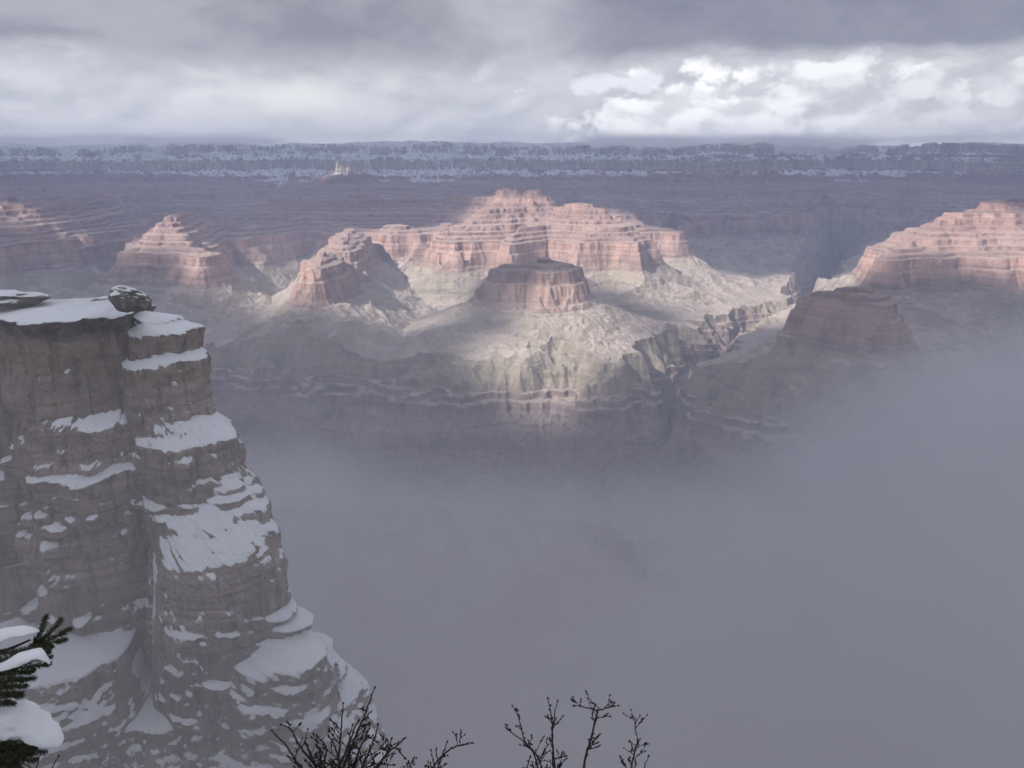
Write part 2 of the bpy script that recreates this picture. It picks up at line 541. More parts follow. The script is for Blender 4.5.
NORTHP = [(px_x(p, Y, TILT * Y), Y) for p, Y in NORTH]


def canyon_E(x, y):
    """returns the erosion distance field and the index of the feature that wins"""
    wx = x + 160 * fbm2(x / 900, y / 900, 3, 11) + 40 * fbm2(x / 190, y / 190, 3, 21)
    wy = y + 160 * fbm2(x / 900, y / 900, 3, 31) + 40 * fbm2(x / 190, y / 190, 3, 41)
    rd = ridge2(x / 420, y / 420, 4, 51, 0.42)         # spurs and gullies
    rs = ridge2(x / 420, y / 420, 2, 51, 0.35)
    rc = ridge2(x / 165, y / 165, 3, 57, 0.5) - 0.4
    rf = fbm2(x / 75, y / 75, 3, 61, 0.6)
    E = np.full(x.shape, 1e9, np.float32)
    idx = np.full(x.shape, -1, np.int16)
    for i, (_, _, _, lines, k, wa) in enumerate(FEAT):
        e = np.full(x.shape, 1e9, np.float32)
        kk = wa / 100.0
        for ln in lines:
            pts = [(p[0], p[1], p[2], p[3]) for p in ln]
            d = seg_dist(x + (wx - x) * kk, y + (wy - y) * kk, pts)
            e0 = min(p[2] for p in pts)
            d = e0 + (d - e0) * k
            e = np.minimum(e, d)
        grow = sstep(0, 400, e - min(p[2] for l_ in lines for p in l_))
        e = e - (rd - 0.35) * wa * 0.6 * (1 - grow) - (rs - 0.4) * wa * 1.5 * grow - rc * (34 * (1 - 0.5 * grow)) - rf * (6 + 4 * grow)
        m_ = e < E
        E[m_] = e[m_]
        idx[m_] = i
    # the far wall
    nx, ny = zip(*NORTHP)
    qx = x + 2.2 * (wx - x)
    qy = y + 2.2 * (wy - y)
    d = np.full(x.shape, 1e9, np.float32)
    for a, b in zip(NORTHP[:-1], NORTHP[1:]):
        dx_, dy_ = b[0] - a[0], b[1] - a[1]
        t = np.clip(((qx - a[0]) * dx_ + (qy - a[1]) * dy_) / (dx_ * dx_ + dy_ * dy_), 0, 1)
        d = np.minimum(d, np.hypot(qx - a[0] - t * dx_, qy - a[1] - t * dy_))
    ang = np.arctan2(qx, qy)
    order = np.argsort(np.arctan2(nx, ny))
    rim = np.interp(ang, np.arctan2(nx, ny)[order], np.hypot(nx, ny)[order])
    inside = np.hypot(qx, qy) > rim
    rd2 = ridge2(x / 950, y / 950, 4, 71, 0.6)
    rd3 = ridge2(x / 520 + 0.3 * fbm2(x / 900, y / 900, 2, 75), y / 2600, 3, 73, 0.45)
    e = np.where(inside, -0.3 * d - 60 * fbm2(x / 1500, y / 1500, 3, 77), 0.36 * d - np.minimum(d / 450, 1) * (rd2 - 0.1) * 200 - np.minimum(d / 500, 1) * (rd3 - 0.25) * 120 - np.minimum(d / 200, 1) * ((rd - 0.3) * 90 + rf * 30))
    m_ = e < E
    E[m_] = e[m_]
    idx[m_] = 100
    # the near rim under the camera
    e = (y + 0.10 * x - 3) * 1.15 + np.minimum(np.abs(y) / 200, 1) * (rd - 0.3) * 70
    e = np.where(y < 3, y * 0, np.maximum(e, 0))
    m_ = e < E
    E[m_] = e[m_]
    idx[m_] = 101
    return E, idx, rd, rf


RIVER = [(-4200, 4400), (-2600, 3700), (-1700, 3250), (-900, 2980), (-200, 2870), (420, 2820), (800, 2500), (1300, 1850), (2200, 1400), (3600, 1300)]
SIDE = [[(600, 2650), (860, 3600), (1220, 4500), (1850, 5100), (2350, 6000), (2900, 7000), (3300, 7800)],
        [(420, 2820), (560, 3250)], [(-900, 2980), (-760, 3300)]]


def line_dist(x, y, pts):
    d = np.full(x.shape, 1e9, np.float32)
    for a, b in zip(pts[:-1], pts[1:]):
        dx_, dy_ = b[0] - a[0], b[1] - a[1]
        t = np.clip(((x - a[0]) * dx_ + (y - a[1]) * dy_) / (dx_ * dx_ + dy_ * dy_), 0, 1)
        d = np.minimum(d, np.hypot(x - a[0] - t * dx_, y - a[1] - t * dy_))
    return d


def canyon_height(x, y):
    E, idx, rd, rf = canyon_E(x, y)
    s = prof(E) - 1.7 * (idx == 101)
    n1 = fbm2(x / 500, y / 500, 4, 81)
    s = s + np.where(E > 1000, 1, 0) * sstep(1000, 1800, E) * (n1 * 60 - (rd - .3) * 26)
    # small relief everywhere
    slope = ((E > 735) & (E < 1400)) * 1.0
    s = s + (rf * 3 + noise2(x / 22, y / 22, 91) * 1.3) * (0.5 + slope)
    # low hills on the platform
    # inner gorge
    wx = x + 230 * fbm2(x / 520, y / 520, 4, 101, 0.6)
    wy = y + 230 * fbm2(x / 420, y / 420, 4, 111, 0.6)
    yr = np.interp(wx, [p[0] for p in RIVER], [p[1] for p in RIVER])
    g_ = line_dist(wx, np.where(wy < yr, yr - (yr - wy) * 0.5, wy), RIVER) - 20
    for sd in SIDE:
        g_ = np.minimum(g_, line_dist(wx, wy, sd) * 1.7 + 260)
    g_ = g_ + ((ridge2(x / 260, y / 260, 4, 121, 0.6) - .3) * 130 + rf * 14) * (1 - 0.85 * sstep(330, 620, g_))
    GE = np.array([-500, 0, 120, 300, 395, 402, 440, 446, 470, 900, 1e9])
    GZ = np.array([-1430, -1425, -1330, -1185, -1128, -1096, -1088, -1062, -1056, -1000, 1e9])
    cut = np.interp(g_, GE[:-1], GZ[:-1])
    cut = np.where(g_ > 470, -1056 + (g_ - 470) * 1.25, cut)
    s = np.minimum(s, cut)
    s = s + np.where(y > 8500, 1, 0) * (E < 60) * (fbm2(x / 800, y / 800, 5, 131, 0.6) * 75 + fbm2(x / 2600, y / 2600, 2, 137) * 80) * sstep(8500, 9500, y)
    return s + TILT * y, E, idx


def largest_piece(mask, nr, nc):
    """keeps only the largest connected patch of a face mask laid out nr x nc"""
    todo = set(np.nonzero(mask)[0].tolist())
    best = []
    while todo:
        seed = todo.pop()
        comp, stack = [seed], [seed]
        while stack:
            a = stack.pop()
            for b_ in (a - 1, a + 1, a - nc, a + nc):
                if b_ in todo:
                    todo.discard(b_)
                    comp.append(b_)
                    stack.append(b_)
        if len(comp) > len(best):
            best = comp
    out = np.zeros_like(mask)
    out[best] = True
    return out


def build_terrain():
    th = np.concatenate([np.linspace(-62, -36.5, 40), np.linspace(-36, 36, 1250), np.linspace(36.5, 62, 40)])
    th = np.radians(th)
    rr = np.concatenate([np.linspace(0, 1, 6) * 40 + 6, np.geomspace(60, 2250, 150), np.geomspace(2260, 7000, 780)[0:], np.geomspace(7020, 13500, 360),
                         np.geomspace(13510, 14200, 6)])
    T, RR = np.meshgrid(th, rr)
    x = (RR * np.sin(T)).astype(np.float64)
    y = (RR * np.cos(T)).astype(np.float64)
    z, E, idx = canyon_height(x, y)
    z = np.where(z > 340, 340 + 30 * (1 - np.exp(-(z - 340) / 60)), z)          # the far plateau levels off
    nr, nc = x.shape
    V3 = np.stack([x, y, z], -1).reshape(-1, 3)
    ii = np.arange(nr * nc).reshape(nr, nc)
    f = np.stack([ii[:-1, :-1], ii[:-1, 1:], ii[1:, 1:], ii[1:, :-1]], -1).reshape(-1, 4)
    fid = idx[:-1, :-1].reshape(-1)
    fE = E[:-1, :-1].reshape(-1)
    fz = (z - TILT * y)[:-1, :-1].reshape(-1)
    floor = (fid < 100) & ((fE > 1150) | (fz < -975))
    fl = floor | ((fid == 101) & (fE > 1300)) | ((fid == 100) & (fE > 1300))
    o = sub_mesh('canyon_floor', V3, f[fl], M_CANYON)
    tag(o, kind='structure')
    o = sub_mesh('canyon_wall', V3, f[(fid == 100) & ~fl], M_CANYON)
    tag(o, kind='structure')
    o = sub_mesh('near_canyon_slope', V3, f[(fid == 101) & ~fl], M_CANYON)
    tag(o, kind='structure')
    rest = (fid < 100) & ~fl
    for i, (nm, lab, cat, *_r) in enumerate(FEAT):
        mk = (fid == i) & ~fl
        mk = largest_piece(mk, nr - 1, nc - 1)
        rest &= ~mk
        if mk.any():
            tag(sub_mesh(nm, V3, f[mk], M_CANYON), lab, cat, 'mesas and buttes in the canyon')
    if rest.any():
        tag(sub_mesh('terrain', V3, f[rest], M_CANYON), kind='structure')


build_terrain()


# ------------------------------------------------------------------ unseen cloud deck added overhead, its gaps shaped to throw the sun patches
DECK_Z = 4200.0


def build_deck():
    m, q = new_mat('shadow_cloud_deck')
    d_ = q.n('ShaderNodeBsdfDiffuse')
    d_.inputs[0].default_value = (0.85, 0.86, 0.88, 1)
    t_ = q.n('ShaderNodeBsdfTranslucent')
    t_.inputs[0].default_value = (0.80, 0.83, 0.90, 1)
    mx = q.n('ShaderNodeMixShader')
    mx.inputs[0].default_value = 0.55
    q.t.links.new(d_.outputs[0], mx.inputs[1])
    q.t.links.new(t_.outputs[0], mx.inputs[2])
    o_ = q.n('ShaderNodeOutputMaterial')
    q.t.links.new(mx.outputs[0], o_.inputs[0])
    xs = np.arange(-17000, 11500, 55.0)
    ys = np.arange(-9000, 12500, 55.0)
    X, Y = np.meshgrid(xs, ys)
    fld = np.full(X.shape, 1.0)
    # gaps: (column, row, height of the ground lit through it, half size across, half size in depth)
    keep = np.ones(X.shape)
    plug = np.zeros(X.shape)
    for px, py, z, rx, ry, amt in GAPS:
        p = pix(px, py, z=z) if z < 0 else pix(px, py, Y=z)          # a positive third number is a distance
        rx, ry = rx * 1.3, ry * 1.3
        k = (DECK_Z - p[2]) / sdir[2]
        gx, gy = p[0] + sdir[0] * k, p[1] + sdir[1] * k
        e = np.exp(-(((X - gx) / rx) ** 2 + ((Y - gy) / ry) ** 2) * 0.9)
        if amt > 0:
            keep *= 1 - np.clip(amt, 0, 1) * e
        else:
            plug = np.maximum(plug, -amt * e)
    fld = keep * (1 - np.clip(plug, 0, 1)) + plug
    nz = fbm2(X / 620, Y / 620, 5, 201, 0.62)
    fld += nz * 0.6 * np.clip(1.2 - 1.2 * np.abs(fld - 0.4), 0, 1)
    t = np.clip(fld - 0.50, 0, 1)
    edge = np.minimum.reduce([(X - xs[0]), (xs[-1] - X), (Y - ys[0]), (ys[-1] - Y)]) / 900
    t = t * np.clip(edge, 0, 1)
    th = np.sqrt(t)
    bump = fbm2(X / 900, Y / 900, 5, 211, 0.55)
    zt = DECK_Z + th * (260 + 160 * bump)
    zb = DECK_Z - th * (90 + 110 * fbm2(X / 700, Y / 700, 4, 221))
    nr, nc = X.shape
    ii = np.arange(nr * nc).reshape(nr, nc)
    on = (th[:-1, :-1] + th[:-1, 1:] + th[1:, 1:] + th[1:, :-1]) > 0
    f = np.stack([ii[:-1, :-1], ii[:-1, 1:], ii[1:, 1:], ii[1:, :-1]], -1)[on]
    Vt = np.stack([X, Y, zt], -1).reshape(-1, 3)
    Vb = np.stack([X, Y, zb - 2], -1).reshape(-1, 3)
    o = sub_mesh('shadow_cloud_deck', np.concatenate([Vt, Vb]), np.concatenate([f, f[:, ::-1] + nr * nc]), m, smooth=True)
    tag(o, kind='stuff')


GAPS = [
    (525, 280, -600, 480, 260, -1.0), (500, 318, -850, 380, 170, -0.9), (545, 325, -900, 260, 120, -0.8),  # negative amounts fill in cloud to keep the middle butte shaded
    # small tower butte and its apron
    (318, 285, -640, 400, 380, 1.0), (375, 318, -900, 420, 260, 1.0), (300, 318, -900, 300, 160, 0.7), (420, 300, -860, 380, 260, 0.9),
    # pink butte behind the crag
    (175, 272, -680, 340, 240, 0.8), (165, 238, -480, 260, 200, -0.9), (225, 288, -800, 360, 160, 0.8),
    # cliff band behind
    (395, 258, -600, 620, 450, 1.0),
    # the large mesa
    (470, 240, -520, 450, 450, 0.95), (560, 225, -430, 600, 520, 1.15), (610, 250, -600, 480, 400, 1.1), (650, 285, -820, 480, 330, 1.1),
    (725, 292, -850, 560, 330, 1.15), (520, 205, -250, 380, 500, 0.8), (770, 320, -950, 480, 260, 1.0),
    # platform patches
    (620, 350, -1000, 300, 190, 1.0), (505, 352, -1000, 230, 110, 0.9), (545, 378, -1020, 280, 110, 0.9), (650, 372, -1050, 260, 200, 1.0),
    (600, 400, -1120, 190, 160, 1.0), (585, 430, -1230, 150, 170, 1.0), (640, 385, -1060, 200, 130, 0.9), (470, 350, -1000, 240, 110, 0.9),
    (800, 312, -950, 300, 200, 0.9), (85, 250, -600, 300, 260, 0.66), (430, 335, -980, 340, 130, 0.85), (700, 340, -1000, 330, 150, 0.9),
    # the mesa at the right
    (960, 225, -350, 500, 500, 1.1), (900, 250, -560, 330, 330, 0.9), (845, 285, -880, 420, 190, 1.1), (905, 308, -900, 170, 220, 0.9), (1010, 255, -500, 280, 330, 0.8),
    # faint touches far away
    (275, 258, -620, 260, 200, 0.7), (345, 174, 8500, 300, 330, 0.64),
]
build_deck()

# ------------------------------------------------------------------ air and fog
def box_mesh(name, x0, x1, y0, y1, z0, z1, mat):
    v = [(x, y, z) for z in (z0, z1) for y in (y0, y1) for x in (x0, x1)]
    return link_mesh(name, v, [(0, 2, 3, 1), (4, 5, 7, 6), (0, 1, 5, 4), (2, 6, 7, 3), (0, 4, 6, 2), (1, 3, 7, 5)], mat)


def build_haze():
    m, q = new_mat('haze')
    v = q.n('ShaderNodeVolumePrincipled')
    v.inputs['Color'].default_value = (0.57, 0.69, 1.0, 1)
    v.inputs['Density'].default_value = HAZE_D
    v.inputs['Anisotropy'].default_value = 0.2
    o_ = q.n('ShaderNodeOutputMaterial')
    q.t.links.new(v.outputs[0], o_.inputs['Volume'])
    tag(box_mesh('haze', -17000, 17000, -2500, 14300, -1600, 400, m), kind='stuff')


def build_fog():
    m, q = new_mat('fog')
    P = q.n('ShaderNodeNewGeometry').outputs['Position']
    x, y, z = q.sep(P)
    n = q.noise(P, 0.0011, 3, 0.55, 0.6)
    n2 = q.noise(P, 0.0030, 3, 0.55, 0.8)
    top = q.m('ADD', -60.0, q.m('MULTIPLY', y, -0.36))
    top = q.m('ADD', top, q.m('MULTIPLY', q.ss(x, 100, 1500), 430.0))
    top = q.m('ADD', top, q.m('MULTIPLY', q.ss(x, -200, -900), 150.0))
    top = q.m('ADD', top, q.m('MULTIPLY', q.m('SUBTRACT', n, 0.5), 420.0))
    top = q.m('ADD', top, q.m('MULTIPLY', q.m('SUBTRACT', n2, 0.5), 220.0))
    dep = q.m('SUBTRACT', top, z)
    den = q.m('ADD', q.m('MULTIPLY', q.ss(dep, 0.0, 260.0), FOG_D), q.m('MULTIPLY', q.ss(dep, 150.0, 650.0), FOG_D * 5.5))
    den = q.m('MULTIPLY', den, q.ss(y, 3100, 2300))
    den = q.m('MULTIPLY', den, q.ss(y, 120, 420, 0.9, 1.0))
    near = q.m('MULTIPLY', q.ss(y, 420, 150), q.ss(z, -4, -70))
    den = q.m('ADD', den, q.m('MULTIPLY', near, 0.0025))
    den = q.m('MULTIPLY', den, q.ss(q.noise(P, 0.0022, 3, 0.6, 1.0), 0.30, 0.70, 0.55, 1.45))
    v = q.n('ShaderNodeVolumePrincipled')
    v.inputs['Color'].default_value = (0.80, 0.80, 0.835, 1)
    v.inputs['Anisotropy'].default_value = 0.1
    q.t.links.new(den, v.inputs['Density'])
    o_ = q.n('ShaderNodeOutputMaterial')
    q.t.links.new(v.outputs[0], o_.inputs['Volume'])
    tag(box_mesh('fog', -3200, 3200, 12, 3150, -1500, -6, m), kind='stuff')


HAZE_D = 0.000070
FOG_D = 0.0012
build_haze()
build_fog()

# ------------------------------------------------------------------ the near crag
def crag_material(use_load=True):
    m, q = new_mat('crag_rock')
    geo = q.n('ShaderNodeNewGeometry')
    P = geo.outputs['Position']
    x, y, z = q.sep(P)
    nz = q.sep(geo.outputs['Normal'])[2]
    tz = q.sep(geo.outputs['True Normal'])[2]
    nb = q.noise(P, 0.05, 4, 0.6)
    nm = q.noise(P, 0.35, 6, 0.65)
    nf = q.noise(P, 1.6, 5, 0.7)
    zz = q.m('ADD', z, q.m('MULTIPLY', nb, 6.0))
    bed = q.noise(q.comb(q.m('MULTIPLY', x, 0.02), q.m('MULTIPLY', y, 0.02), q.m('MULTIPLY', zz, 0.55)), 1.0, 6, 0.72)
    st = q.noise(P, 1.0, 5, 0.6, 0.3, (0.42, 0.42, 0.03))
    c = q.mix(q.ss(nb, 0.38, 0.62), (0.29, 0.245, 0.225), (0.46, 0.385, 0.34))
    c = q.mix(q.ss(bed, 0.40, 0.62), c, q.mix(nm, (0.17, 0.13, 0.10), (0.40, 0.33, 0.25)))
    c = q.mix(q.m('MULTIPLY', q.ss(st, 0.50, 0.66), 0.6), c, (0.10, 0.085, 0.075))
    c = q.mix(q.m('MULTIPLY', q.ss(nf, 0.55, 0.68), 0.6), c, (0.075, 0.065, 0.06))
    # dark weathered cap band
    c = q.mix(q.m('MULTIPLY', q.ss(zz, -47, -42), q.ss(nm, 0.25, 0.6)), c, (0.10, 0.095, 0.09))
    sv = q.m('ADD', tz, q.m('ADD', q.m('MULTIPLY', q.m('SUBTRACT', nm, 0.5), 0.9), q.m('MULTIPLY', q.m('SUBTRACT', nf, 0.5), 0.35)))
    sv = q.m('ADD', sv, q.m('MULTIPLY', q.m('SUBTRACT', nb, 0.5), 1.1))
    sv = q.m('ADD', sv, q.ss(z, -105, -150, 0.0, 0.13))
    if use_load:
        la = q.n('ShaderNodeAttribute')
        la.attribute_name = 'snow_load'
        sv = q.m('ADD', q.m('MULTIPLY', la.outputs['Fac'], 1.0), q.m('ADD', q.m('MULTIPLY', q.m('SUBTRACT', sv, tz), 1.15), q.m('MULTIPLY', tz, 0.42)))
    sn = q.ss(sv, 0.66, 0.82)
    c = q.mix(sn, c, (0.82, 0.84, 0.88))
    h = q.m('ADD', q.m('MULTIPLY', nf, 0.35), q.m('ADD', q.m('MULTIPLY', bed, 0.9), q.m('MULTIPLY', nm, 0.8)))
    h = q.m('MULTIPLY', h, q.m('SUBTRACT', 1.0, q.m('MULTIPLY', sn, 0.75)))
    finish(q, c, 0.9, h, 0.9, 0.9, 0.15)
    return m


M_CRAG = crag_material()
M_BOULDER = crag_material(False)
CX, CY = -120.0, 232.0          # vertical axis inside the crag


def zrow(py, Y=215.0):
    return float(pix(100, py, Y=Y)[2])


def crag_radius(th, z):
    """radius of the rock about its inner axis, for direction th (0 = towards -y, growing to +x) and height z"""
    sx, sy = np.sin(th), -np.cos(th)
    # columns: rows of (picture row, left column, right column) read off the silhouette, then their depth and where their top is
    out = np.zeros_like(th)

    def column(tab, ztop, nseed=0, ex=0.8):
        # rows of (picture row, left column, right column, distance of the front face)
        rows = np.array([zrow(t[0], t[3]) for t in tab])[::-1]
        xl = np.array([px_x(t[1], t[3], zrow(t[0], t[3])) for t in tab])[::-1]
        xr = np.array([px_x(t[2], t[3], zrow(t[0], t[3])) for t in tab])[::-1]
        rad = (xr - xl) / 2
        yc = np.array([t[3] for t in tab])[::-1] + rad * ex
        cx_ = np.interp(z, rows, (xl + xr) / 2) - CX
        rr_ = np.interp(z, rows, rad)
        cy_ = np.interp(z, rows, yc) - CY
        A_ = sx * sx + (sy / ex) ** 2
        B_ = cx_ * sx + cy_ * sy / ex ** 2
        C_ = cx_ ** 2 + (cy_ / ex) ** 2 - rr_ ** 2
        disc = B_ * B_ - A_ * C_
        r = np.where(disc > 0, (B_ + np.sqrt(np.maximum(disc, 0))) / A_, 0)
        dz_ = np.clip((ztop + 0.5 * noise2(th * 9, th * 0 + nseed, 5 + nseed) - z) / 2.2, 0, 1)
        return np.where(dz_ > 0, np.maximum(r - 13.0 * (1 - dz_) ** 1.8, 0) * (r > 0), 0)
    A = column([(312, -60, 120, 208), (322, -60, 132, 207), (345, -40, 118, 209), (420, -34, 122, 209), (436, -26, 130, 206), (476, -24, 132, 205), (482, -20, 138, 202),
                (560, -10, 142, 202), (640, 0, 148, 201), (690, 0, 158, 200), (780, -20, 190, 198)], zrow(315, 208), 1, 1.2)
    B = column([(318, -200, 16, 216), (345, -200, 18, 214), (362, -200, 24, 208), (400, -200, 32, 207), (470, -200, 30, 207), (490, -200, 36, 203), (600, -200, 40, 202), (780, -200, 60, 200)], zrow(318, 214), 2)
    B2 = column([(646, -90, 20, 197), (656, -90, 56, 191), (672, -90, 78, 185), (690, -90, 94, 181), (720, -90, 98, 179), (780, -90, 120, 176)], zrow(646, 197), 7)
    D = column([(314, 104, 187, 224), (330, 104, 192, 222), (338, 104, 206, 218), (360, 100, 208, 218), (370, 100, 215, 214), (410, 100, 217, 214), (428, 104, 220, 213), (442, 106, 234, 211),
                (454, 110, 241, 208), (490, 110, 244, 208), (512, 125, 256, 207), (545, 132, 266, 200), (574, 134, 274, 194), (584, 134, 277, 193), (620, 132, 279, 192), (690, 128, 292, 190), (780, 120, 320, 187)],
               zrow(318, 224), 3)
    K = column([(474, 128, 150, 222), (490, 124, 192, 214), (510, 124, 214, 207), (530, 132, 220, 206), (560, 136, 226, 206), (640, 130, 230, 204), (780, 130, 240, 202)], zrow(474, 222), 6)
    G = column([(612, 262, 284, 207), (630, 250, 311, 199), (646, 248, 314, 198), (652, 246, 313, 196), (676, 240, 327, 189), (700, 236, 331, 188), (780, 220, 350, 184)], zrow(612, 207), 4)
    G2 = column([(650, 226, 262, 200), (668, 222, 292, 190), (688, 220, 300, 188), (780, 210, 310, 184)], zrow(650, 200), 8)
    H = column([(640, 300, 334, 224), (668, 262, 338, 212), (700, 222, 342, 200), (712, 210, 346, 198), (738, 180, 356, 188), (760, 160, 366, 186), (850, 120, 386, 176)], zrow(640, 224), 5)
    L = column([(690, 96, 150, 204), (712, 84, 186, 192), (730, 80, 196, 189), (760, 70, 220, 186), (850, 40, 270, 180)], zrow(690, 204), 9)
    r_ = [A, B, B2, D, K, G, G2, H, L]
    return r_


def build_crag():
    ths = np.linspace(R(-95), R(115), 1200)
    ztop, zbot = zrow(315, 208) + 0.3, zrow(830, 180)
    zs = np.arange(ztop, zbot, -0.24)
    T, Z = np.meshgrid(ths, zs)
    # beds dip and wander a little
    Zw = Z + 1.1 * noise2(T * 3.1, Z * 0.03, 301) + 0.35 * noise2(T * 13, Z * 0.12, 302)
    # the columns jut and joint: warp the direction too
    Tw = T + 0.018 * noise2(T * 14, Z * 0.10, 303) + 0.007 * noise2(T * 45, Z * 0.5, 304)
    cols = crag_radius(Tw, Zw)
    r = np.maximum.reduce(cols)
    r = np.maximum(r, np.where(Z < ztop - 9, 6.0, 0.4))
    # ledges: saw-tooth beds whose strength comes and goes round the rock
    rng = np.random.RandomState(4)
    zz = ztop + 2
    add = np.zeros_like(r)
    k = 0
    while zz > zbot - 5:
        hgt = rng.uniform(2.5, 9.0)
        amp = rng.choice([0.4, 0.9, 1.8, 3.0], p=[.35, .25, .25, .15])
        t = (zz - Zw) / hgt
        on = (t >= 0) & (t < 1)
        str_ = amp * np.clip(0.35 + 1.6 * noise2(T * 4.5 + k * 3.3, T * 0 + k, 310), 0.0, 1.3)
        shape = np.clip(t / 0.2, 0, 1) ** 0.6 - 0.95 * np.clip((t - 0.5) / 0.5, 0, 1) ** 1.5
        add[on] += (str_ * shape)[on]
        zz -= hgt
        k += 1
    # thin beds
    zb2 = Zw / 0.85 + 0.6 * noise2(T * 8, Z * 0.1, 320)
    lay = np.floor(zb2)
    fr = zb2 - lay
    v = rnd(lay.astype(np.int64), np.floor(T * 28 + lay * 0.37).astype(np.int64), (lay * 0 + 7).astype(np.int64))
    add += (v - 0.5) * 0.16 * sstep(0, 0.2, fr) * np.clip(0.4 + noise2(T * 6, Z * 0.08, 330), 0.15, 1)
    # joint blocks
    lay2 = np.floor(Zw / 3.3)
    v2 = rnd(lay2.astype(np.int64), np.floor(T * 16 + lay2 * 0.61 + 0.5 * noise2(T * 20, Z * .3, 331)).astype(np.int64), (lay2 * 0 + 9).astype(np.int64))
    add += (v2 - 0.5) * 1.3 * np.clip(0.6 + 1.2 * noise2(T * 5, Z * 0.06, 332), 0.1, 1.4)
    lay3 = np.floor(Zw / 1.45 + 0.3 * noise2(T * 7, Z * 0.2, 335))
    v3 = rnd(lay3.astype(np.int64), np.floor(T * 52 + lay3 * 0.43 + 0.6 * noise2(T * 30, Z * .4, 336)).astype(np.int64), (lay3 * 0 + 13).astype(np.int64))
    add += (v3 - 0.5) * 0.6 * np.clip(0.5 + 1.3 * noise2(T * 7, Z * 0.09, 337), 0.1, 1.3)
    X3, Y3 = CX + r * np.sin(T), CY - r * np.cos(T)
    add += 2.7 * fbm3(X3 / 11, Y3 / 11, Z / 8, 5, 340, 0.5) + 0.3 * fbm3(X3 / 1.6, Y3 / 1.6, Z / 1.1, 3, 350)
    gsl = np.abs(np.gradient(r, axis=0)) / 0.24
    ks = np.ones(5) / 5
    gsl = np.apply_along_axis(lambda c_: np.convolve(c_, ks, mode='same'), 0, gsl)
    add = add / (1 + (gsl / 1.3) ** 2)
    k2 = np.ones(41) / 41
    rsm = np.apply_along_axis(lambda c_: np.convolve(np.pad(c_, 20, mode='edge'), k2, mode='valid'), 1, r)
    wsm = np.clip((gsl - 1.5) / 3, 0, 1)
    r = r * (1 - wsm) + rsm * wsm
    r = r + add - 4.0 * sstep(R(15), R(65), T) - 3.6 * sstep(R(20), R(75), T) * sstep(-100, -85, Z)
    # how much snow each spot can hold: how far the ledge runs out over a metre and a half of height
    rp = np.pad(r, ((3, 3), (0, 0)), mode='edge')
    run = (rp[6:] - rp[:-6]) / (6 * 0.24)
    kz = np.ones(5) / 5
    run = np.apply_along_axis(lambda c_: np.convolve(np.pad(c_, 2, mode='edge'), kz, mode='valid'), 1, run)
    load = sstep(0.25, 1.5, run + 0.55 * fbm2(T * 22, Z * 0.35, 4, 381, 0.6) + 0.25 * sstep(-105, -150, Z))
    side = np.abs(np.gradient(r, axis=1)) / (ths[1] - ths[0]) / r
    side = np.apply_along_axis(lambda c_: np.convolve(np.pad(c_, 4, mode='edge'), np.ones(9) / 9, mode='valid'), 1, side)
    load *= 1 - sstep(1.3, 2.8, side) * (1 - sstep(1.2, 3.0, run))
    X3, Y3 = CX + r * np.sin(T), CY - r * np.cos(T)
    Z3 = Z + 0.22 * load + 0.10 * fbm3(X3 / 1.5, Y3 / 1.5, Z * 0 + 3, 2, 360)
    nr, nc = r.shape
    body = np.stack([X3, Y3, Z3], -1).reshape(-1, 3)
    # cap: rings from the lip inwards
    caps = []
    kern = np.ones(61) / 61
    r0s = np.convolve(np.pad(r[0], 30, mode='edge'), kern, mode='valid')
    r0s = np.minimum(r0s, np.convolve(np.pad(r0s, 30, mode='edge'), kern, mode='valid'))
    rings = 26
    for j in range(1, rings + 1):
        f_ = 1 - j / rings
        bl = min(1.0, j / 8.0)
        rr_ = (r[0] * (1 - bl) + r0s * bl) * f_
        xx, yy = CX + rr_ * np.sin(ths), CY - rr_ * np.cos(ths)
        caps.append(np.stack([xx, yy, ztop + np.minimum(j, 4) * 0.12 + 0.5 * fbm2(xx / 6, yy / 6, 3, 371) + 0.01 * j], -1))
    Vv = np.concatenate([body] + caps)
    ii = np.arange(nr * nc).reshape(nr, nc)
    f = [np.stack([ii[:-1, :-1], ii[1:, :-1], ii[1:, 1:], ii[:-1, 1:]], -1).reshape(-1, 4)]
    prev = ii[0]
    for j in range(rings):
        cur = nr * nc + j * nc + np.arange(nc)
        f.append(np.stack([prev[:-1], prev[1:], cur[1:], cur[:-1]], -1))
        prev = cur
    o = link_mesh('rock_crag', Vv, np.concatenate(f), M_CRAG, smooth=False)
    at = o.data.attributes.new('snow_load', 'FLOAT', 'POINT')
    at.data.foreach_set('value', np.concatenate([load.ravel(), np.ones(len(Vv) - load.size)]).astype(np.float32))
    return tag(o, 'tall layered limestone crag with snow on its ledges, in the left foreground', 'crag')


